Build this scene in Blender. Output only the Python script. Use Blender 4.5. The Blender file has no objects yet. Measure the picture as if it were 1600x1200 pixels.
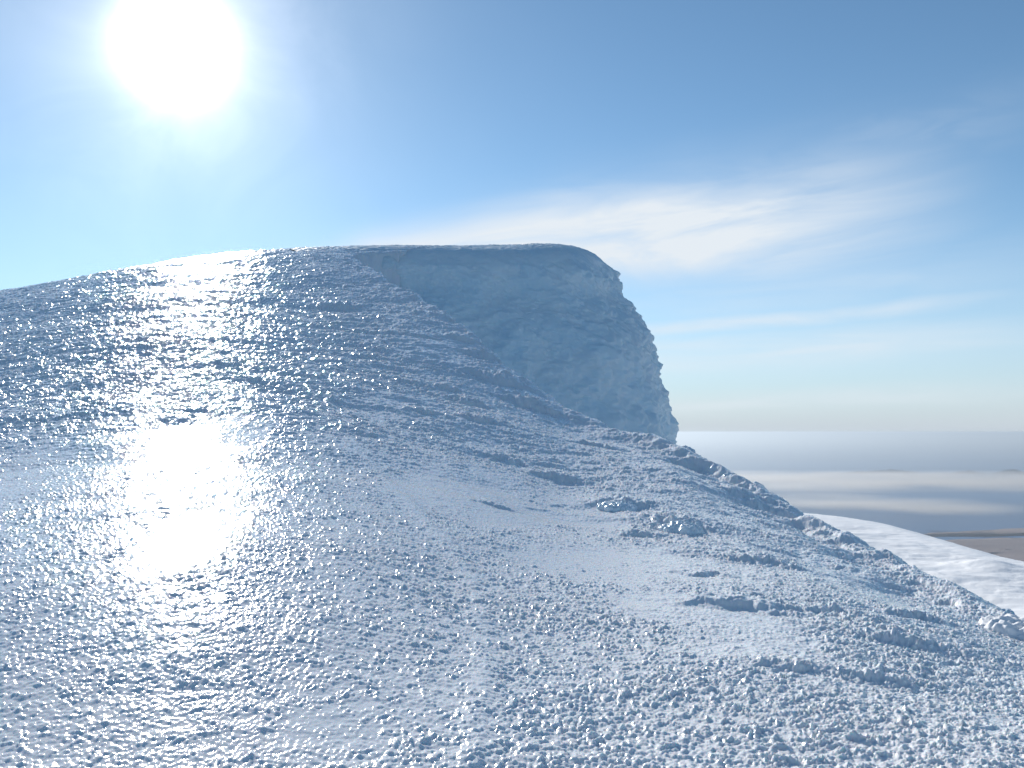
import bpy, math
import numpy as np
from mathutils import Vector

SC = bpy.context.scene
COL = SC.collection
F = 1386.0                       # focal length in photo pixels (1600 wide)
PITCH = math.radians(3.1)

# ------------------------------------------------------------------ camera
cd = bpy.data.cameras.new('camera')
cd.sensor_width = 36.0
cd.lens = F / 1600 * 36
cd.clip_start = 0.1
cd.clip_end = 900000.0
cam = bpy.data.objects.new('camera', cd)
COL.objects.link(cam)
cam.location = (0, 0, 0)
cam.rotation_euler = (math.pi / 2 + PITCH, 0, 0)
SC.camera = cam


def ray(px, py):
    a, b = (px - 800) / F, (600 - py) / F
    return Vector((a, math.cos(PITCH) - b * math.sin(PITCH), math.sin(PITCH) + b * math.cos(PITCH)))


def at(px, py, d):
    r = ray(px, py)
    return r * (d / r.y)


# ------------------------------------------------------------------ sun, sky, exposure
SUN = ray(275, 72).normalized()
SUN_EL = math.asin(SUN.z)
SUN_AZ = math.atan2(SUN.x, SUN.y)            # clockwise from +Y
ld = bpy.data.lights.new('sun', 'SUN')
ld.energy = 5.0
ld.angle = math.radians(0.53)
ld.color = (1.0, 0.95, 0.88)
sun = bpy.data.objects.new('sun', ld)
COL.objects.link(sun)
sun.rotation_euler = (-SUN).to_track_quat('-Z', 'Y').to_euler()

SC.view_settings.view_transform = 'Standard'
SC.view_settings.look = 'None'
SC.view_settings.gamma = 1
SC.view_settings.exposure = 0.08
SC.cycles.use_denoising = True
SC.cycles.max_bounces = 6
SC.cycles.volume_bounces = 0
SC.cycles.sample_clamp_indirect = 4.0


class NT:
    """small helper to write node trees as expressions"""
    def __init__(self, tree):
        self.t = tree

    def n(self, typ, **kw):
        nd = self.t.nodes.new(typ)
        for k, v in kw.items():
            setattr(nd, k, v)
        return nd

    def put(self, sock, v):
        if hasattr(v, 'is_output'):
            self.t.links.new(v, sock)
        elif isinstance(v, (tuple, list)):
            if sock.type == 'RGBA' and len(v) == 3:
                v = (*v, 1)
            sock.default_value = v
        else:
            sock.default_value = v

    def m(self, op, a, b=0.0, c=None, clamp=False):
        nd = self.n('ShaderNodeMath', operation=op, use_clamp=clamp)
        self.put(nd.inputs[0], a)
        self.put(nd.inputs[1], b)
        if c is not None:
            self.put(nd.inputs[2], c)
        return nd.outputs[0]

    def vm(self, op, a, b=(0, 0, 0)):
        nd = self.n('ShaderNodeVectorMath', operation=op)
        self.put(nd.inputs[0], a)
        self.put(nd.inputs[1], b)
        return nd.outputs['Value'] if op in ('DOT_PRODUCT', 'LENGTH') else nd.outputs[0]

    def smooth(self, v, a, b, lo=0.0, hi=1.0):
        nd = self.n('ShaderNodeMapRange', interpolation_type='SMOOTHSTEP')
        for i, x in enumerate((v, a, b, lo, hi)):
            self.put(nd.inputs[i], x)
        return nd.outputs[0]

    def mix(self, f, a, b, blend='MIX'):
        nd = self.n('ShaderNodeMix', data_type='RGBA', blend_type=blend)
        self.put(nd.inputs[0], f)
        self.put(nd.inputs[6], a)
        self.put(nd.inputs[7], b)
        return nd.outputs[2]

    def comb(self, x, y, z=0.0):
        nd = self.n('ShaderNodeCombineXYZ')
        for i, v in enumerate((x, y, z)):
            self.put(nd.inputs[i], v)
        return nd.outputs[0]

    def noise(self, vec, scale, detail=3.0, rough=0.5, dist=0.0):
        nd = self.n('ShaderNodeTexNoise')
        if vec is not None:
            self.put(nd.inputs['Vector'], vec)
        self.put(nd.inputs['Scale'], scale)
        self.put(nd.inputs['Detail'], detail)
        self.put(nd.inputs['Roughness'], rough)
        self.put(nd.inputs['Distortion'], dist)
        return nd.outputs[0]


W = bpy.data.worlds.new('World')
SC.world = W
W.use_nodes = True
W.node_tree.nodes.clear()
w = NT(W.node_tree)
skyt = w.n('ShaderNodeTexSky', sky_type='NISHITA')
skyt.sun_disc = False
skyt.sun_elevation = SUN_EL
skyt.sun_rotation = SUN_AZ
skyt.altitude = 3000.0
skyt.air_density = 1.0
skyt.dust_density = 0.6
skyt.ozone_density = 1.0
tc = w.n('ShaderNodeTexCoord')
DIR = tc.outputs['Generated']
sep = w.n('ShaderNodeSeparateXYZ')
w.put(sep.inputs[0], DIR)
az = w.m('ARCTAN2', sep.outputs[0], sep.outputs[1])
el = w.m('ARCSINE', sep.outputs[2])


def angles(px, py):
    r = ray(px, py).normalized()
    return math.atan2(r.x, r.y), math.asin(r.z)


def streak(p0, p1, w0, w1, scale_t, scale_n, seed, fade, soft=0.5):
    """a wind-drawn streak of cirrus between two directions of the sky"""
    a0, e0 = angles(*p0)
    a1, e1 = angles(*p1)
    L = math.hypot(a1 - a0, e1 - e0)
    ca, sa = (a1 - a0) / L, (e1 - e0) / L
    da, de = w.m('SUBTRACT', az, a0), w.m('SUBTRACT', el, e0)
    t = w.m('DIVIDE', w.m('ADD', w.m('MULTIPLY', da, ca), w.m('MULTIPLY', de, sa)), L)
    n = w.m('SUBTRACT', w.m('MULTIPLY', de, ca), w.m('MULTIPLY', da, sa))
    v = w.comb(w.m('MULTIPLY', t, scale_t), w.m('MULTIPLY', n, scale_n), seed)
    nz = w.noise(v, 1.0, 5.0, 0.55, 0.6)
    nw = w.m('SUBTRACT', w.noise(w.comb(w.m('MULTIPLY', t, 2.3), seed, 0.0), 1.0, 2.0), 0.5)
    n2 = w.m('ADD', n, w.m('MULTIPLY', nw, w1 * 1.2))
    width = w.m('ADD', w.m('MULTIPLY', t, w1 - w0), w0)
    width = w.m('MAXIMUM', width, 0.002)
    g = w.m('DIVIDE', n2, width)
    g = w.m('POWER', 2.718, w.m('MULTIPLY', w.m('MULTIPLY', g, g), -1.0))
    ends = w.m('MULTIPLY', w.smooth(t, -fade, fade), w.smooth(t, 1.0 + fade, 1.0 - fade * 2))
    return w.m('MULTIPLY', w.m('MULTIPLY', g, ends), w.smooth(nz, 0.5 - soft, 0.5 + soft * 0.8))


cirrus = w.m('MULTIPLY', streak((430, 418), (1420, 300), .017, .062, 3.0, 26.0, 1.7, .16, .6), 2.0)
cirrus = w.m('MAXIMUM', cirrus, w.m('MULTIPLY', streak((830, 412), (1330, 372), .03, .02, 3.0, 20.0, 11.2, .3, .6), 1.6))
for (p0, p1, w0, w1, s, k) in (((960, 520), (1560, 462), .008, .010, 3.1, .9), ((900, 560), (1640, 520), .02, .02, 5.2, .8),
                               ((980, 470), (1700, 410), .02, .03, 15.2, .4),
                               ((960, 635), (1640, 612), .010, .012, 7.9, .6), ((1250, 240), (1640, 170), .02, .03, 9.3, .25)):
    cirrus = w.m('MAXIMUM', cirrus, w.m('MULTIPLY', streak(p0, p1, w0, w1, 2.5, 40.0, s, .2), k))
bg_sky = w.n('ShaderNodeBackground')
# pale ice-crystal haze low over the horizon
low = w.m('POWER', 2.718, w.m('MULTIPLY', w.m('POWER', w.m('DIVIDE', w.m('MAXIMUM', el, 0.0), math.radians(6.5)), 1.3), -1.0))
skyc = w.mix(1.0, skyt.outputs[0], (0.78, 0.99, 1.01), 'MULTIPLY')
skyc = w.mix(w.m('MULTIPLY', low, 0.97), skyc, (4.4, 4.9, 5.5))
w.put(bg_sky.inputs[0], skyc)
bg_sky.inputs[1].default_value = 0.122
bg_cloud = w.n('ShaderNodeBackground')
bg_cloud.inputs[0].default_value = (0.74, 0.80, 0.86, 1)
bg_cloud.inputs[1].default_value = 1.0
mixs = w.n('ShaderNodeMixShader')
w.put(mixs.inputs[0], cirrus)
w.put(mixs.inputs[1], bg_sky.outputs[0])
w.put(mixs.inputs[2], bg_cloud.outputs[0])
# lens and air glare round the sun, painted into the sky as a glow
cosang = w.vm('DOT_PRODUCT', w.vm('NORMALIZE', DIR), tuple(SUN))
ang = w.m('ARCCOSINE', w.m('MINIMUM', cosang, 1.0))
deg = math.radians
g1 = w.m('POWER', 2.718, w.m('MULTIPLY', w.m('POWER', w.m('DIVIDE', ang, deg(2.05)), 2.0), -1.0))
g2 = w.m('POWER', 2.718, w.m('DIVIDE', ang, -deg(4.0)))
g3 = w.m('POWER', 2.718, w.m('DIVIDE', ang, -deg(13.0)))
bg_sun = w.n('ShaderNodeBackground')
bg_sun.inputs[0].default_value = (1.0, 0.93, 0.86, 1)
veil = w.smooth(w.noise(DIR, 7.0, 4.0, 0.6, 0.8), 0.25, 0.75, 0.75, 1.35)
w.put(bg_sun.inputs[1], w.m('ADD', w.m('ADD', w.m('MULTIPLY', g1, 4.0), w.m('MULTIPLY', w.m('MULTIPLY', g2, veil), 1.0)), w.m('MULTIPLY', g3, 0.05)))
adds = w.n('ShaderNodeAddShader')
w.put(adds.inputs[0], mixs.outputs[0])
w.put(adds.inputs[1], bg_sun.outputs[0])
wo = w.n('ShaderNodeOutputWorld')
w.put(wo.inputs[0], adds.outputs[0])


# ------------------------------------------------------------------ noise in numpy
def h2(ix, iy, s):
    n = (ix.astype(np.int64) * 374761393 + iy.astype(np.int64) * 668265263 + s * 1274126177) & 0xffffffff
    n = ((n ^ (n >> 13)) * 1274126177) & 0xffffffff
    n = ((n ^ (n >> 16)) * 2246822519) & 0xffffffff
    return ((n ^ (n >> 15)) & 0xffffff) / float(0x1000000)


def h3(ix, iy, iz, s):
    return h2(ix.astype(np.int64) + 7919 * iz.astype(np.int64), iy.astype(np.int64) - 104729 * iz.astype(np.int64), s)


def vnoise(x, y, s):
    """2-D gradient noise, about -1..1"""
    ix, iy = np.floor(x), np.floor(y)
    fx, fy = x - ix, y - iy
    ux, uy = fx * fx * fx * (fx * (fx * 6 - 15) + 10), fy * fy * fy * (fy * (fy * 6 - 15) + 10)

    def g(ox, oy):
        a = h2(ix + ox, iy + oy, s) * 6.2831853
        return np.cos(a) * (fx - ox) + np.sin(a) * (fy - oy)
    a, b, c, d = g(0, 0), g(1, 0), g(0, 1), g(1, 1)
    return 1.4 * (a + ux * (b - a) + uy * (c - a) + ux * uy * (a - b - c + d))


def fbm(x, y, s, o=4, r=0.5):
    t, k = 0.0, 1.0
    for i in range(o):
        t = t + k * vnoise(x * 2 ** i + 17.3 * i, y * 2 ** i - 9.1 * i, s + i)
        k *= r
    return t


def vnoise3(p, s):
    x, y, z = p[..., 0], p[..., 1], p[..., 2]
    ix, iy, iz = np.floor(x), np.floor(y), np.floor(z)
    fx, fy, fz = x - ix, y - iy, z - iz
    ux, uy, uz = [f * f * f * (f * (f * 6 - 15) + 10) for f in (fx, fy, fz)]
    t = 0.0
    for oz in (0, 1):
        for oy in (0, 1):
            for ox in (0, 1):
                wgt = (ux if ox else 1 - ux) * (uy if oy else 1 - uy) * (uz if oz else 1 - uz)
                t = t + wgt * h3(ix + ox, iy + oy, iz + oz, s)
    return t * 2 - 1


def fbm3(p, s, o=4, r=0.5):
    t, k = 0.0, 1.0
    for i in range(o):
        t = t + k * vnoise3(p * 2 ** i + 13.7 * i, s + i)
        k *= r
    return t


def knobs(x, y, s, keep=1.0, rad=0.75):
    """rounded knobs: one bump with its own height and size in each jittered cell, 0..1"""
    ix, iy = np.floor(x), np.floor(y)
    out = np.zeros_like(x)
    for oy in (-1, 0, 1):
        for ox in (-1, 0, 1):
            cx, cy = ix + ox, iy + oy
            dx = cx + h2(cx, cy, s) - x
            dy = cy + h2(cx, cy, s + 1) - y
            hh = h2(cx, cy, s + 2)
            hh = np.where(h2(cx, cy, s + 3) < keep, 0.35 + 0.65 * hh, 0)
            q = 1 - (dx * dx + dy * dy) / (rad * (0.6 + 0.4 * hh)) ** 2
            out = np.maximum(out, hh * np.sqrt(np.maximum(q, 0)))
    return out


def cups(x, y, s):
    """shallow wind-melted cups with sharp crests between them, 0 in a cup to about 1 on a crest"""
    ix, iy = np.floor(x), np.floor(y)
    f1 = np.full(x.shape, 9.0)
    for oy in (-1, 0, 1):
        for ox in (-1, 0, 1):
            cx, cy = ix + ox, iy + oy
            dx = cx + 0.1 + 0.8 * h2(cx, cy, s) - x
            dy = cy + 0.1 + 0.8 * h2(cx, cy, s + 1) - y
            f1 = np.minimum(f1, dx * dx + dy * dy)
    return np.clip(f1 / 0.55, 0, 1.3)


def knobs3(p, s, rad=0.8):
    ip = np.floor(p)
    out = np.zeros(p.shape[:-1])
    for oz in (-1, 0, 1):
        for oy in (-1, 0, 1):
            for ox in (-1, 0, 1):
                c = ip + np.array((ox, oy, oz))
                cx, cy, cz = c[..., 0], c[..., 1], c[..., 2]
                dx = cx + h3(cx, cy, cz, s) - p[..., 0]
                dy = cy + h3(cx, cy, cz, s + 1) - p[..., 1]
                dz = cz + h3(cx, cy, cz, s + 2) - p[..., 2]
                hh = 0.4 + 0.6 * h3(cx, cy, cz, s + 3)
                q = 1 - (dx * dx + dy * dy + dz * dz) / rad ** 2
                out = np.maximum(out, hh * np.sqrt(np.maximum(q, 0)))
    return out


def sstep(v, a, b):
    t = np.clip((v - a) / (b - a), 0, 1)
    return t * t * (3 - 2 * t)


def resample(P, n, it=3):
    for _ in range(it):                               # corner cutting
        q = np.empty((2 * (len(P) - 1), P.shape[1]))
        q[0::2] = 0.75 * P[:-1] + 0.25 * P[1:]
        q[1::2] = 0.25 * P[:-1] + 0.75 * P[1:]
        P = np.concatenate((P[:1], q, P[-1:]))
    s = np.concatenate(((0,), np.cumsum(np.hypot(*(P[1:] - P[:-1]).T))))
    t = np.linspace(0, s[-1], n)
    return np.stack([np.interp(t, s, P[:, i]) for i in range(P.shape[1])], 1)


# ------------------------------------------------------------------ mesh helpers
def grid_object(name, X, Y, Z, mat, wrap=False):
    r, c = X.shape
    co = np.stack((X, Y, Z), -1).reshape(-1, 3).astype(np.float32)
    idx = np.arange(r * c, dtype=np.int32).reshape(r, c)
    if wrap:
        idx = np.concatenate((idx, idx[:, :1]), 1)
    q = np.stack((idx[:-1, :-1], idx[:-1, 1:], idx[1:, 1:], idx[1:, :-1]), -1).reshape(-1, 4)
    return raw_object(name, co, q, mat)


def raw_object(name, co, faces, mat, smooth=True):
    nf, k = faces.shape
    me = bpy.data.meshes.new(name)
    me.vertices.add(len(co))
    me.vertices.foreach_set('co', np.ascontiguousarray(co, np.float32).ravel())
    me.loops.add(nf * k)
    me.loops.foreach_set('vertex_index', np.ascontiguousarray(faces, np.int32).ravel())
    me.polygons.add(nf)
    me.polygons.foreach_set('loop_start', np.arange(0, nf * k, k, dtype=np.int32))
    me.polygons.foreach_set('use_smooth', np.full(nf, smooth))
    me.update(calc_edges=True)
    me.materials.append(mat)
    o = bpy.data.objects.new(name, me)
    COL.objects.link(o)
    return o


def structure(o):
    o['kind'] = 'structure'
    return o


def tag(o, label, cat, group=None):
    o['label'] = label
    o['category'] = cat
    if group:
        o['group'] = group
    return o


# ------------------------------------------------------------------ materials
def new_mat(name):
    m = bpy.data.materials.new(name)
    m.use_nodes = True
    m.node_tree.nodes.clear()
    t = NT(m.node_tree)
    out = t.n('ShaderNodeOutputMaterial')
    return m, t, out


def snow_mat(name, base, base2, rough, rough2, bump, fine, sss=0.0, spec=0.5, coat=0.0):
    m, t, out = new_mat(name)
    geo = t.n('ShaderNodeNewGeometry')
    P = geo.outputs['Position']
    b = t.n('ShaderNodeBsdfPrincipled')
    patch = t.smooth(t.noise(P, 0.35, 4.0, 0.6), 0.42, 0.62)
    t.put(b.inputs['Base Color'], t.mix(patch, base, base2))
    t.put(b.inputs['Roughness'], t.smooth(t.noise(P, 0.9, 4.0, 0.65), 0.35, 0.65, rough, rough2))
    b.inputs['IOR'].default_value = 1.31
    b.inputs['Specular IOR Level'].default_value = spec
    if sss:
        b.inputs['Subsurface Weight'].default_value = sss
        b.inputs['Subsurface Radius'].default_value = (0.6, 0.85, 1.0)
        b.inputs['Subsurface Scale'].default_value = 0.014
    if coat:
        b.inputs['Coat Weight'].default_value = coat
        b.inputs['Coat Roughness'].default_value = 0.08
        b.inputs['Coat IOR'].default_value = 1.31
    n1 = t.noise(P, fine, 3.0, 0.6)
    bp = t.n('ShaderNodeBump')
    bp.inputs['Strength'].default_value = bump
    bp.inputs['Distance'].default_value = 0.5 / fine
    t.put(bp.inputs['Height'], n1)
    t.put(b.inputs['Normal'], bp.outputs[0])
    t.put(out.inputs[0], b.outputs[0])
    return m


M_SNOW = snow_mat('glazed_snow', (0.89, 0.895, 0.90), (0.85, 0.875, 0.895), 0.07, 0.125, 0.22, 60.0, sss=0.5, spec=0.6)
M_CLIFF = snow_mat('ice_cliff_rime', (0.80, 0.89, 0.93), (0.72, 0.85, 0.915), 0.4, 0.55, 0.25, 6.0, sss=0.35)
M_CLIFF.node_tree.nodes['Principled BSDF'].inputs['Subsurface Scale'].default_value = 0.9
M_FAR = snow_mat('far_sunlit_snow', (0.94, 0.94, 0.94), (0.92, 0.93, 0.94), 0.5, 0.6, 0.2, 6.0)
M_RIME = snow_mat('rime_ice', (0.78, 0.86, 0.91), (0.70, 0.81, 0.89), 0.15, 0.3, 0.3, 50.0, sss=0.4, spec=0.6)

# ------------------------------------------------------------------ the summit slope: control profile by column
COLS = {
    -700: ((1.8, 1990), (4.6, 1210), (8, 975), (12, 850), (20, 720), (30, 655), (45, 610), (60, 600), (80, 640), (115, 800)),
    -350: ((1.8, 1990), (4.6, 1205), (6, 1035), (8, 900), (12, 785), (20, 672), (30, 600), (40, 555), (50, 525), (60, 515), (72, 528), (115, 720)),
    0: ((1.8, 1990), (4.6, 1200), (6, 1016), (8, 876), (12, 760), (16, 685), (20, 634), (30, 555), (40, 505), (50, 472), (58, 456), (68, 462), (80, 490), (115, 640)),
    300: ((1.8, 1990), (4.6, 1200), (6, 1014), (8, 872), (12, 750), (16, 672), (20, 617), (30, 528), (40, 473), (50, 432), (57, 411), (64, 404), (73, 410), (88, 450), (115, 560)),
    540: ((1.8, 1990), (4.6, 1200), (6, 1026), (8, 892), (12, 775), (16, 700), (20, 646), (30, 550), (40, 485), (50, 432), (57, 404), (62, 392), (68, 387), (78, 393), (90, 430), (115, 560)),
    700: ((4.6, 1200), (6, 1045), (8, 930), (12, 806), (17, 718), (24, 632), (32, 550), (39.5, 495), (68, 387), (78, 392), (115, 560)),
    800: ((1.8, 1990), (4.6, 1200), (7.2, 985), (11.5, 840), (17, 740), (24, 655), (31.5, 585), (42, 520), (69, 387), (80, 392), (115, 560)),
    900: ((69, 390), (78, 395), (115, 560), (27.5, 650), (24, 682), (17, 762)),
    950: ((72, 405), (80, 410)),
    1050: ((4.6, 1200), (7, 1010), (11, 880), (16, 780), (20, 730), (24, 693), (33, 650), (50, 600), (115, 560)),
    1250: ((1.8, 1990), (4.6, 1200), (7, 1020), (10.5, 905), (14.5, 840), (18.5, 810), (30, 770), (60, 700)),
    1500: ((1.8, 1990), (4.6, 1200), (6.5, 1080), (9, 985), (12, 935), (30, 860), (60, 800)),
    1750: ((1.8, 1990), (4.6, 1215), (6.5, 1110), (9, 1045), (12, 1010), (30, 950), (60, 900)),
    2250: ((1.8, 1990), (4.6, 1240), (6.5, 1150), (9, 1100), (30, 1040), (60, 1000)),
}
cp, cv = [], []
for px, lst in COLS.items():
    for d, py in lst:
        cp.append((px / 420.0, math.log(d) * 1.5))
        cv.append(at(px, py, d).z / d)
cp, cv = np.array(cp), np.array(cv)


def tk(r2):
    return 0.5 * r2 * np.log(r2 + 1e-12)


nC = len(cp)
A = np.zeros((nC + 3, nC + 3))
D2 = ((cp[:, None] - cp[None]) ** 2).sum(-1)
A[:nC, :nC] = tk(D2) + np.eye(nC) * 0.0006
A[:nC, nC] = 1
A[:nC, nC + 1:] = cp
A[nC:, :nC] = A[:nC, nC:].T
SOL = np.linalg.solve(A, np.concatenate((cv, np.zeros(3))))


def base_z(x, y):
    """height of the smooth slope at plan position x, y"""
    px = 800 + F * x / y * math.cos(PITCH)
    sh = x.shape
    a, b = (px / 420.0).ravel().astype(np.float32), (np.log(y) * 1.5).ravel().astype(np.float32)
    out = np.empty(len(a), np.float32)
    S = SOL.astype(np.float32)
    C = cp.astype(np.float32)
    for i in range(0, len(a), 200000):
        aa, bb = a[i:i + 200000], b[i:i + 200000]
        v = S[nC] + S[nC + 1] * aa + S[nC + 2] * bb
        for k in range(nC):
            r2 = (aa - C[k, 0]) ** 2 + (bb - C[k, 1]) ** 2
            v += S[k] * 0.5 * r2 * np.log(r2 + 1e-12)
        out[i:i + 200000] = v
    return out.reshape(sh).astype(np.float64) * y


# rim of the slope in plan (pixel, pixel, distance), then the top edge of the ice cliff
RIM_N = [(2600, 1120, 7.6), (1900, 1065, 9.0), (1640, 1005, 10.0), (1580, 972, 10.8), (1500, 935, 12), (1400, 890, 14), (1330, 850, 16), (1250, 810, 18.5),
         (1190, 775, 20.5), (1100, 727, 22.5), (1050, 693, 24), (980, 680, 25.5), (920, 655, 27), (880, 645, 28), (840, 620, 29.5),
         (800, 585, 31.5), (750, 540, 35), (700, 495, 39.5), (650, 460, 44.5), (600, 430, 50), (565, 408, 56.5), (548, 396, 61)]
RIM_C = [(590, 389, 62.8), (660, 389, 63.2), (750, 389, 64), (830, 389, 65), (880, 391, 66), (908, 394, 67.2), (930, 401, 69), (946, 410, 72), (950, 414, 76), (938, 412, 82), (900, 405, 92), (840, 500, 125)]


def plan(p):
    v = at(*p)
    return (v.x, v.y)


rim_n = np.array([plan(p) for p in RIM_N])
rim_c = np.array([plan(p) for p in RIM_C])
rim = np.concatenate((rim_n, rim_c))
rim_s = resample(np.concatenate((rim_n, rim_c[:2])), 120, 2)[:-3]
rim = np.concatenate((rim_s, rim_c[1:]))


def signed_out(x, y, line):
    """distance outside the rim (positive on the right of the line's direction of travel)"""
    best = np.full(x.shape, 1e9)
    sgn = np.ones(x.shape)
    for (ax, ay), (bx, by) in zip(line[:-1], line[1:]):
        ex, ey = bx - ax, by - ay
        L2 = ex * ex + ey * ey
        t = np.clip(((x - ax) * ex + (y - ay) * ey) / L2, 0, 1)
        dx, dy = x - (ax + t * ex), y - (ay + t * ey)
        d = np.hypot(dx, dy)
        cr = ex * (y - ay) - ey * (x - ax)
        up = d < best
        best = np.where(up, d, best)
        sgn = np.where(up, np.where(cr < 0, 1.0, -1.0), sgn)
    return best * sgn


def find_d(px, py):
    ds = np.exp(np.linspace(math.log(3), math.log(60), 600))
    x = (px - 800) / F * ds / math.cos(PITCH)
    z = base_z(x, ds)
    a = math.cos(PITCH) * ds + math.sin(PITCH) * z
    b = -math.sin(PITCH) * ds + math.cos(PITCH) * z
    pys = 600 - F * b / a
    i = np.argmax(pys < py)
    return ds[i]


NR, NCOL = 1500, 1900
Dg = np.exp(np.linspace(math.log(2.2), math.log(108), NR))
PX = np.linspace(-330, 1930, NCOL)
Yg = np.repeat(Dg[:, None], NCOL, 1)
Xg = (PX[None] - 800) / F / math.cos(PITCH) * Yg
Z0 = base_z(Xg, Yg)
S = signed_out(Xg, Yg, rim)
S_raw = S
S = S + (0.35 * fbm(Xg / 2.4, Yg / 2.4, 123, 4) * np.clip(Yg / 30, 0.3, 1.3)) * np.exp(-np.abs(S) / 4)
Sn = S

# wind-cut steps: (pixel x, pixel y, half length px, height px)
STEPS = [(519, 484, 40, 15), (506, 515, 34, 9), (575, 523, 26, 7), (647, 525, 34, 8), (578, 558, 30, 9), (728, 537, 34, 10), (752, 562, 36, 12), (780, 600, 42, 14),
         (700, 608, 22, 9), (731, 630, 34, 13), (753, 665, 34, 14), (550, 680, 40, 9), (822, 632, 36, 12), (790, 720, 34, 12), (869, 748, 34, 14),
         (775, 792, 30, 8), (856, 645, 30, 8), (970, 790, 44, 18), (1060, 820, 46, 22), (1000, 834, 32, 12), (1150, 950, 70, 22), (1185, 877, 46, 16),
         (1440, 972, 50, 14), (1425, 1012, 56, 22), (1375, 1068, 60, 22), (1240, 1048, 50, 18), (930, 700, 36, 9), (640, 600, 30, 7),
         (60, 662, 90, 4), (170, 640, 70, 4), (300, 648, 40, 6), (60, 478, 70, 3), (150, 458, 70, 3), (250, 425, 80, 3), (330, 412, 70, 3), (330, 460, 60, 4), (250, 480, 50, 4),
         (400, 600, 50, 8), (460, 590, 40, 8), (660, 650, 30, 8), (1100, 900, 40, 10), (1290, 960, 50, 12)]
Zs = np.zeros_like(Z0)
rough_add = np.zeros_like(Z0)
for k, (px, py, hl, hp) in enumerate(STEPS):
    d = find_d(px, py)
    c = at(px, py, d)
    L = hl / F * d * 1.1
    H = hp / F * d * 0.68
    lx, ly = L * 3.2, L * 4 + H * 8
    m = (np.abs(Xg - c.x) < lx) & (np.abs(Yg - c.y) < ly)
    x, y = Xg[m] - c.x, Yg[m] - c.y
    y = y + 0.35 * L * fbm(x / L * 1.3 + k, y / L + k * 3.1, 40 + k, 3) + 0.06 * x
    env = np.exp(-(x / L) ** 2)
    prof = 1 / (1 + np.exp(-y / (H * 0.42))) * np.exp(-np.maximum(y, 0) / (H * 3.5 + L * 0.5))
    hollow = -0.35 * np.exp(-((y + H * 1.8) / (H * 1.6)) ** 2)
    nz = 0.75 + 0.5 * fbm(x / L * 3, y / L * 3 + k, 90 + k, 3)
    Zs[m] += H * env * (prof * nz + hollow)
    rough_add[m] = np.maximum(rough_add[m], env * np.exp(-(y / (H * 2.0)) ** 2))

inside = sstep(S, 0.6, -0.2)
near_rim = np.exp(-np.abs(S + 0.25) / (0.02 * Yg + 0.25)) * (Yg < 58)
# broad swells and sastrugi
sw = 0.10 * fbm(Xg / 6.0, Yg / 4.0, 5, 3) * np.clip(Yg / 20, 0.15, 1.2)
sas = fbm(Xg / 1.9 + 0.3 * fbm(Xg / 3, Yg / 3, 8, 2), Yg / 0.8, 11, 4)
rightness = sstep((Xg / Yg), -0.22, 0.12)
patch = sstep(fbm(Xg / 3.2, Yg / 2.2, 21, 4), -0.25, 0.35)
roughzone = np.clip(patch * (0.25 + 0.75 * rightness) + near_rim + rough_add, 0, 1)
# rime pebbles: two sizes of knobs, larger where the surface is rough
wob = 0.35 * vnoise(Xg * 6, Yg * 6, 31)
pk1 = knobs(Xg / 0.034 + wob, Yg / 0.030 + wob, 51, 0.9) ** 1.3
pk2 = knobs(Xg / 0.023, Yg / 0.021, 61, 0.8)
big = knobs(Xg / 0.17 + wob * 2, Yg / 0.13 + wob, 71, 0.65)
lump = knobs(Xg / 0.55 + wob, Yg / 0.42 - wob, 81, 0.5, 0.85)
wx, wy = 0.9 * vnoise(Xg * 9, Yg * 9, 35), 0.9 * vnoise(Xg * 9 + 40, Yg * 9, 36)
cp1 = cups(Xg / 0.050 + wx, Yg / 0.032 + wy, 151)
cp2 = cups(Xg / 0.027 - wy, Yg / 0.020 + wx, 161)
cpm = np.clip(0.75 + 0.9 * vnoise(Xg / 0.16, Yg / 0.11, 171), 0.1, 1.5)
farm = knobs(Xg / 0.15 + wob, Yg / 0.12 + wob, 181, 0.8) * sstep(Yg, 9, 22)
knobby = np.clip(0.55 + 0.5 * fbm(Xg / 1.1, Yg / 0.8, 191, 3) + 0.2 * roughzone, 0.25, 1.0)
pebble = 0.82 + 0.26 * sstep(fbm(Xg / 1.3, Yg / 0.9, 24, 3), -0.35, 0.30)
smooth_ice = np.zeros_like(Xg)
for (px, py, a, b, k) in ((325, 690, 80, 44, .82), (300, 840, 70, 60, .66), (130, 720, 170, 60, .45), (740, 770, 140, 45, .7), (980, 885, 200, 40, .7), (1100, 960, 160, 26, .7), (680, 545, 70, 22, .6), (620, 640, 90, 24, .5), (1180, 1010, 120, 26, .6), (900, 800, 90, 24, .6), (1330, 900, 80, 30, .5), (500, 1150, 90, 40, .6), (1130, 990, 90, 30, .5)):
    d0, d1, d2 = find_d(px, py), find_d(px, py - b), find_d(px, py + b)
    c0 = at(px, py, d0)
    e = ((Xg - c0.x) / (a / F * d0)) ** 2 + ((Yg - d0) / ((d1 - d2) * 0.5)) ** 2
    e = e + 0.7 * fbm(Xg / (.9 * a / F * d0), Yg / (d1 - d2) * 2.2, 27 + px, 4)
    smooth_ice = np.maximum(smooth_ice, k * sstep(e, 1.3, 0.3))
pebble = pebble * (1 - 0.88 * smooth_ice)
grow = 0.8 + np.clip(Yg / 30, 0, 0.6) + 0.4 * (1 - rightness) * sstep(Yg, 12, 26) - 0.35 * (1 - rightness) * sstep(Yg, 9, 5.5) + 0.35 * rightness * sstep(Yg, 14, 8)
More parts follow.
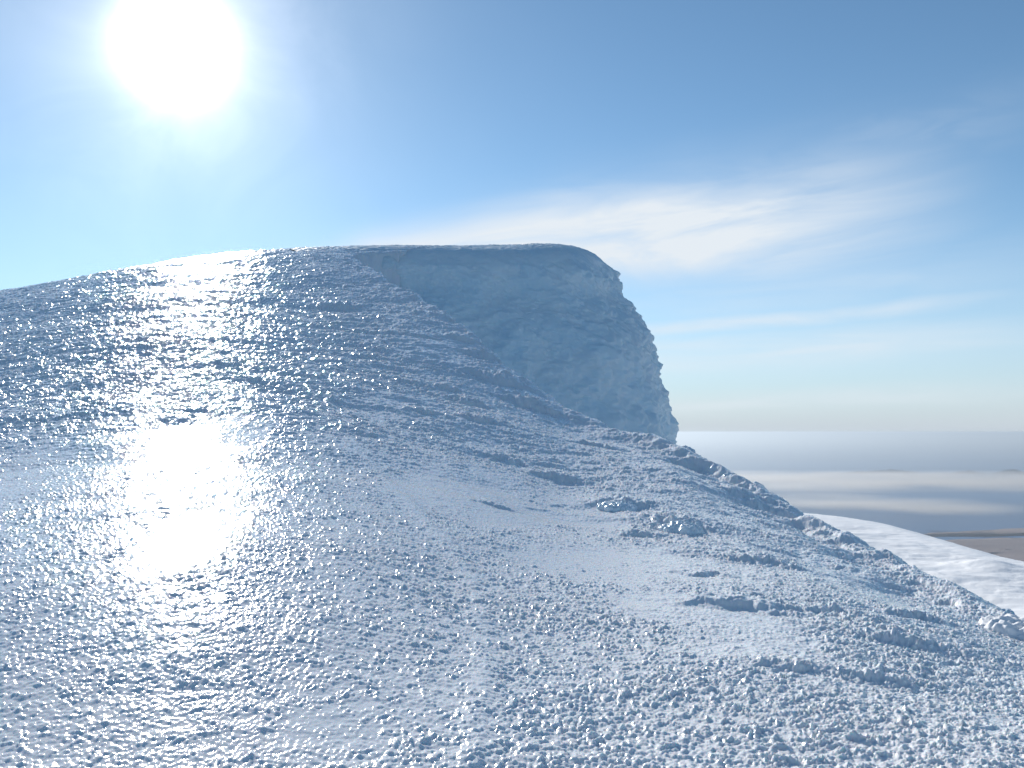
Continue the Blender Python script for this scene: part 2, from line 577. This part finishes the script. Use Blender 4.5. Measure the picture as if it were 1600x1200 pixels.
fine = ((0.0145 * pk1 + 0.006 * pk2) * knobby + (0.0185 * cp1 + 0.008 * cp2) * cpm * (1.1 - 0.5 * knobby) + 0.034 * farm * (1 - 0.6 * rightness)) * pebble * grow + 0.013 * big * roughzone * grow * pebble + 0.018 * lump * roughzone ** 1.5 * np.clip(Yg / 12, 0.35, 2.0)
lip = near_rim * (0.03 + 0.0075 * Yg) * (Yg < 50) * (0.75 + 0.7 * fbm(Xg / 1.1, Yg / 1.1, 33, 4))
Sc = signed_out(Xg, Yg, rim_c)
cc = sstep(np.hypot(Xg - rim_c[0, 0], Yg - rim_c[0, 1]), 0.5, 5.0) * (np.abs(np.abs(Sc) - np.abs(S_raw)) < 1e-6)
Sd = S + 2.6 * cc
drop = np.where(Sd > 0, (2.2 + 6 * cc) * Sd, 0)
drop = np.minimum(drop, 26.0)
so = np.maximum(S + 0.5, 0) * (1 - cc)
so2 = np.maximum(S + 3.2, 0) * sstep(Yg, 40, 56) * (1 - cc)
soft = 0.10 * so ** 2 / (1 + so) + 0.16 * so2 ** 2 / (1.5 + so2)
# a faint crusted trail running down towards the camera
trl = np.array([plan((p[0], p[1], find_d(*p))) for p in ((545, 690), (585, 735), (640, 790), (700, 850), (742, 920), (758, 990), (752, 1080), (735, 1190))])
ts = np.abs(signed_out(Xg, Yg, trl)) + 0.03 * fbm(Xg / .3, Yg / .3, 44, 2)
trail = 0.026 * np.exp(-(ts / (0.05 + 0.008 * Yg)) ** 2) * (0.7 + 0.6 * vnoise(Xg / .4, Yg / .4, 45)) * (Yg < 30)
# the crusted wall just inside the rim, its face towards the slope
hl = 0.0135 * Yg * sstep(Yg, 8.5, 11) * sstep(Yg, 27, 19) * np.clip(0.75 + 0.8 * fbm(Xg / 1.3, Yg / 1.3, 133, 4), 0.1, 1.4)
sw_ = S + 0.15 * fbm(Xg / .5, Yg / .5, 135, 3)
lip = lip * (0.45 + 0.55 * sstep(Yg, 24, 16)) + (hl / (1 + np.exp(-np.clip((sw_ + 0.5) / 0.08, -40, 40))) - 0.85 * hl * np.exp(-((S + 0.3) / 1.7) ** 2)) * (S < 3)
chop = 0.048 * fbm(Xg / 0.8, Yg / 0.55, 143, 4, 0.6) * sstep(Yg, 15, 26) * (1 - 0.7 * rightness)
fine *= 1 - 0.45 * np.clip(trail / 0.026, 0, 1)
Zt = Z0 + trail + chop + sw + 0.03 * sas * np.clip(Yg / 18, 0.25, 1.0) * (1 - 0.8 * sstep(Yg, 18, 30)) * (0.4 + 0.6 * roughzone) + Zs + fine + lip - drop - soft * 0.6
slope = structure(grid_object('snow_slope', Xg, Yg, Zt, M_SNOW))

# ------------------------------------------------------------------ the ice cliff
path = [(470, 392, 60.5), (510, 391, 61.2), (548, 390, 62)] + RIM_C
pp = np.array([plan(p) for p in path])


NU, NV = 900, 520
pu = resample(pp, NU)
tg = np.gradient(pu, axis=0)
tg /= np.linalg.norm(tg, axis=1)[:, None]
nrm = np.stack((tg[:, 1], -tg[:, 0]), 1)              # outward, to the right of travel
# profile of the face: (outward metres, metres below the top edge)
PROF = np.array([(-6.0, 0.0), (-3.4, 0.0), (-1.8, 0.04), (-0.9, 0.2), (-0.3, 0.55), (0.15, 1.05), (0.42, 1.7), (0.5, 2.4), (0.6, 3.1), (1.5, 4.2), (2.7, 5.6), (3.6, 7.3), (3.9, 8.6),
                 (4.0, 10.2), (4.5, 11.8), (5.1, 13.5), (5.3, 15.2), (5.6, 18.0), (8.0, 24.0), (11.0, 32.0)])
pv = resample(PROF, NV, 2)
U = np.repeat(np.arange(NU)[None], NV, 0)
Ox = np.repeat(pv[:, 0][:, None], NU, 1)
Dz = np.repeat(pv[:, 1][:, None], NU, 1)
Xc = pu[None, :, 0] + nrm[None, :, 0] * Ox
Yc = pu[None, :, 1] + nrm[None, :, 1] * Ox
ztop = base_z(pu[:, 0], pu[:, 1])
ztop[pu[:, 1] > 74] = np.minimum(ztop[pu[:, 1] > 74], 99)
Zc = np.where(Ox < 0, base_z(np.where(Ox < 0, Xc, pu[None, :, 0]), np.where(Ox < 0, Yc, pu[None, :, 1])), ztop[None]) - Dz + 0.10
Pc = np.stack((Xc, Yc, Zc), -1)
face = sstep(Dz, 0.1, 1.6)
dn = 0.85 * fbm3(Pc / np.array((3.4, 3.4, 2.6)), 201, 5, 0.52) + 0.42 * np.abs(fbm3(Pc / np.array((1.5, 1.5, 1.0)), 215, 4, 0.6))
dn += 0.16 * knobs3(Pc / 0.9, 231)
# a rounded cornice band under the top edge, swelling to the right
cb = np.exp(-((Dz - 1.9 - 0.5 * fbm(U / 90, U * 0, 271, 3)) / 0.9) ** 2) * sstep(U / NU, 0.16, 0.4) * 0.5 * (0.7 + 0.6 * fbm(U / 60, Dz, 273, 3))
cb += 0.9 * np.exp(-((Dz - 12.6) / 1.6) ** 2) * sstep(U / NU, 0.40, 0.52)
amp = face * (0.6 + 0.6 * sstep(U / NU, 0.3, 0.6))
off = dn * amp + cb
Xc = Xc + nrm[None, :, 0] * off
Yc = Yc + nrm[None, :, 1] * off
Zc = Zc + 0.12 * face * fbm3(Pc / 0.9, 261, 3) + (1 - face) * (0.05 * fbm(Xc / 0.6, Yc / 0.6, 77, 3) + 0.04 * knobs(Xc / 0.3, Yc / 0.3, 78))
cliff = structure(grid_object('ice_cliff', Xc, Yc, Zc, M_CLIFF))

# ------------------------------------------------------------------ the sunlit snow shelf beyond the rim
NSX, NSY = 620, 420
pxs = np.linspace(1080, 2300, NSX)
crest_px = np.array([1000, 1180, 1235, 1300, 1370, 1430, 1500, 1560, 1620, 1800, 2300])
crest_py = np.array([799, 801, 805, 811, 822, 839, 861, 879, 892, 930, 1010])
cpy = np.interp(pxs, crest_px, crest_py)
k1 = np.hanning(41)
k1 /= k1.sum()
cpy = np.convolve(np.pad(cpy, 20, mode='edge'), k1, 'valid')
dcr = 11.0 / np.array([-at(1300, y, 1.0).z for y in cpy])      # distance of the crest
tq = np.concatenate((np.linspace(0.2, 1.0, NSY - 120), np.linspace(1.004, 1.9, 120)))
Ts = np.repeat(tq[:, None], NSX, 1)
Ys = Ts * dcr[None]
Xs = (pxs[None] - 800) / F / math.cos(PITCH) * Ys
bz = np.where(Ts < 1, 0.6 * (1 - Ts), 0) - 26 * np.maximum(Ts - 1, 0) ** 1.6
Zsf = -11.0 + bz + 0.30 * fbm(Xs / 9, Ys / 9, 301, 3) * sstep(Ts, 1.0, 0.9) + 0.07 * fbm(Xs / 2.2 + 0.5 * fbm(Xs / 4, Ys / 4, 7, 2), Ys / 1.6, 311, 4)
dr = at(1555, 892, 1.0)
kd = -11.0 / dr.z
Zsf += 0.8 * np.exp(-((Xs - dr.x * kd) / 2.6) ** 2 - ((Ys - kd) / 4.0) ** 2)
shelf = structure(grid_object('snow_shelf', Xs, Ys, Zsf, M_FAR))


# ------------------------------------------------------------------ lumps of rime along the rim
def ico(sub):
    import bmesh
    bm = bmesh.new()
    bmesh.ops.create_icosphere(bm, subdivisions=sub, radius=1.0)
    co = np.array([v.co[:] for v in bm.verts])
    fc = np.array([[v.index for v in f.verts] for f in bm.faces])
    bm.free()
    return co, fc


ICO, ICOF = ico(6)


def rime(name, px, py, d, size, label, cat, seed, knob=0.16, turn=0.0, ragged=0.28, mat=None):
    sx, sy, sz = size
    p = ICO * np.array(size)
    n = ICO / np.array(size)
    n /= np.linalg.norm(n, axis=1)[:, None]
    q = p + seed * 7.3
    s0 = min(sz, sy)
    r = ragged * s0 * fbm3(q / (s0 * 1.4), seed, 4, 0.55) + 0.55 * knob * knobs3(q / knob, seed + 9) + 0.22 * knob * knobs3(q / (knob * 0.42), seed + 19)
    p = p + n * r[:, None]
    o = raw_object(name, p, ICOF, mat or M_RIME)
    c = at(px, py, d)
    o.location = (c.x, c.y, c.z - (0.6 if 'mound' in name else 0.35) * sz)
    o.rotation_euler = (0, 0, turn)
    return tag(o, label, cat)


def px2m(n, d):
    return n / F * d


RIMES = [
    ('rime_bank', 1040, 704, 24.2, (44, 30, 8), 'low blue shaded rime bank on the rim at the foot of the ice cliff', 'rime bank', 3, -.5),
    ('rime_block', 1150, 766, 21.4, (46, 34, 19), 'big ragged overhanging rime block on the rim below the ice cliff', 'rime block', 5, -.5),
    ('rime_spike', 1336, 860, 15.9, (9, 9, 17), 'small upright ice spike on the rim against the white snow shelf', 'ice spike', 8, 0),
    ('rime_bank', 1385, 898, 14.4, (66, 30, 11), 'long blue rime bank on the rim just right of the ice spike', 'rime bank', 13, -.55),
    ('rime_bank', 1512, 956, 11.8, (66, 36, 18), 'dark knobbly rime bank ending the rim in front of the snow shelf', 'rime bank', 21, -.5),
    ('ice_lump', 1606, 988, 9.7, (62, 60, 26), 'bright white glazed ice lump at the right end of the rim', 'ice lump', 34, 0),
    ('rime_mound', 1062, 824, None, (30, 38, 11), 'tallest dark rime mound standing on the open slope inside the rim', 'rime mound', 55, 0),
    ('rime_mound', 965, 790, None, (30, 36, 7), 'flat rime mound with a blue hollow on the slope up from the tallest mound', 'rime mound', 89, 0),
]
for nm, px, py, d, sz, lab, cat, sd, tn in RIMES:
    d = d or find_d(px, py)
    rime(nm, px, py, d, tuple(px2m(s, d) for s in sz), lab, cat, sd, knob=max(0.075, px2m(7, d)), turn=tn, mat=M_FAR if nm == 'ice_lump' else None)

# ------------------------------------------------------------------ sea, land, far peaks, low clouds
SEA = -2000.0


def disc(name, r, z, mat, n=96, rings=(0, 2000, 8000, 30000, 100000)):
    rr = np.array(list(rings)[1:] + [r], float)
    th = np.linspace(0, 2 * math.pi, n, endpoint=False)
    X = np.concatenate((np.full((1, n), 0.0), rr[:, None] * np.cos(th)[None]), 0)
    Y = np.concatenate((np.full((1, n), 0.0), rr[:, None] * np.sin(th)[None]), 0)
    X[0] = np.cos(th)
    Y[0] = np.sin(th)
    return grid_object(name, X, Y, np.full_like(X, z), mat, wrap=True)


def plain_mat(name, c1, c2, scale, rough, stretch=(1, 1, 1)):
    m, t, out = new_mat(name)
    geo = t.n('ShaderNodeNewGeometry')
    P = t.vm('MULTIPLY', geo.outputs['Position'], stretch)
    b = t.n('ShaderNodeBsdfPrincipled')
    t.put(b.inputs['Base Color'], t.mix(t.smooth(t.noise(P, scale, 5.0, 0.6), 0.35, 0.65), c1, c2))
    b.inputs['Roughness'].default_value = rough
    t.put(out.inputs[0], b.outputs[0])
    return m


M_SEA = plain_mat('sea_water', (0.03, 0.12, 0.26), (0.05, 0.16, 0.32), 0.0002, 0.45, (0.3, 1, 1))
M_LAND = plain_mat('brown_plain', (0.19, 0.15, 0.16), (0.25, 0.20, 0.20), 0.0012, 0.9, (0.3, 1, 1))
M_PEAK = plain_mat('blue_rock', (0.015, 0.05, 0.12), (0.02, 0.07, 0.15), 0.002, 0.9)
structure(disc('sea', 330000.0, SEA, M_SEA))


def on_sea(px, py, z=SEA):
    r = ray(px, py)
    k = z / r.z
    return Vector((r.x * k, r.y * k, z))


def land(name, edge, seed):
    """a low landmass: outline given as photo points on the sea, with a bevelled shore"""
    pts = np.array([on_sea(*e)[:2] for e in edge])
    pts = resample(np.concatenate((pts, pts[:1])), 260, 2)[:-1]
    c = pts.mean(0)
    lens = [1.0, 0.985, 0.9, 0.6, 0.2, 0.01]
    hz = [-5, 25, 40, 60, 70, 70]
    X = np.stack([c[0] + (pts[:, 0] - c[0]) * k for k in lens])
    Y = np.stack([c[1] + (pts[:, 1] - c[1]) * k for k in lens])
    X[:3] += 120 * fbm(X[:3] / 900, Y[:3] / 900, seed, 3)
    Y[:3] += 120 * fbm(X[:3] / 900 + 9, Y[:3] / 900, seed + 4, 3)
    Z = np.stack([np.full(len(pts), SEA + h) for h in hz])
    return structure(grid_object(name, X, Y, Z, M_LAND, wrap=True))


land('brown_coast', [(1440, 846), (1520, 843), (1640, 842), (2000, 842), (2400, 850), (2600, 1000), (2000, 1000), (1500, 1000), (1350, 930), (1400, 865)], 401)
land('far_shore', [(1415, 838), (1500, 832), (1600, 826), (1800, 820), (2300, 815), (2300, 828), (1800, 834), (1600, 837), (1500, 839)], 411)

for i, (px, py, wpx, hpx) in enumerate(((1582, 741, 34, 8), (1512, 740, 26, 5), (1390, 738, 44, 5), (1660, 742, 50, 11), (1345, 739, 26, 3))):
    c = on_sea(px, py)
    wd, hh = wpx / F * c.y, hpx / F * c.y
    g = np.linspace(-1, 1, 90)
    gx, gy = np.meshgrid(g, g)
    rr = np.hypot(gx, gy)
    zz = hh * np.clip((1 - rr), -0.2, 1) * (0.9 + 0.6 * fbm(gx * 2.2 + i * 5, gy * 2.2, 500 + i, 4))
    structure(grid_object('distant_peak', c.x + gx * wd, c.y + gy * wd * 0.8, SEA + zz - 5, M_PEAK))

# low stratus drifting over the sea, each a thin closed body of cloud
m, t, out = new_mat('low_cloud')
vs = t.n('ShaderNodeVolumePrincipled')
vs.inputs['Color'].default_value = (1, 0.97, 0.95, 1)
tcc = t.n('ShaderNodeTexCoord')
rv = t.vm('MULTIPLY', t.vm('SUBTRACT', tcc.outputs['Generated'], (0.5, 0.5, 0.5)), (2.2, 2.2, 2.0))
r1 = t.vm('LENGTH', rv)
nzc = t.noise(t.vm('MULTIPLY', tcc.outputs['Object'], (0.0003, 0.0005, 0.003)), 1.0, 3.0)
fall = t.m('POWER', t.m('MAXIMUM', t.m('SUBTRACT', 1.0, t.m('MULTIPLY', r1, r1)), 0.0), 1.6)
t.put(vs.inputs['Density'], t.m('MULTIPLY', t.m('MULTIPLY', fall, t.smooth(nzc, 0.25, 0.75)), 0.0012))
vs.inputs['Anisotropy'].default_value = 0.55
t.put(out.inputs['Volume'], vs.outputs[0])
M_CLOUD = m
CO5, F5 = ico(5)


def cloud(px, py, z, half, thick, seed, label):
    c = on_sea(px, py, z)
    p = CO5.copy()
    wv = 1 + 0.35 * fbm3(p * 1.7 + seed, 600 + seed, 4)
    p = p * np.array(half + (thick,)) * np.stack((wv, wv, np.ones_like(wv)), 1)
    o = raw_object('low_cloud', p, F5, M_CLOUD)
    o.location = c
    return tag(o, label, 'cloud', 'low clouds over the sea')


cloud(1430, 750, -1300, (16000, 5600), 150, 1, 'long pale cloud band across the sea below the far peaks')
cloud(1330, 783, -1400, (2400, 2300), 110, 2, 'faint small cloud wisp over the sea nearest the snow rim')
cloud(1468, 791, -1400, (1700, 1700), 150, 3, 'small bright cloud puff over the sea above the brown coast')

# ------------------------------------------------------------------ the air
m, t, out = new_mat('air')
vp = t.n('ShaderNodeVolumePrincipled')
vp.inputs['Color'].default_value = (0.67, 0.76, 0.85, 1)
vp.inputs['Density'].default_value = 0.5 / 28000
vp.inputs['Anisotropy'].default_value = 0.5
t.put(out.inputs['Volume'], vp.outputs[0])
b = 340000.0
co = np.array([(x, y, z) for z in (SEA - 6, 26.0) for y in (-b, b) for x in (-b, b)])
fc = np.array([(0, 2, 3, 1), (4, 5, 7, 6), (0, 1, 5, 4), (2, 6, 7, 3), (0, 4, 6, 2), (1, 3, 7, 5)])
hz = raw_object('haze', co, fc, m, smooth=False)
hz['kind'] = 'stuff'
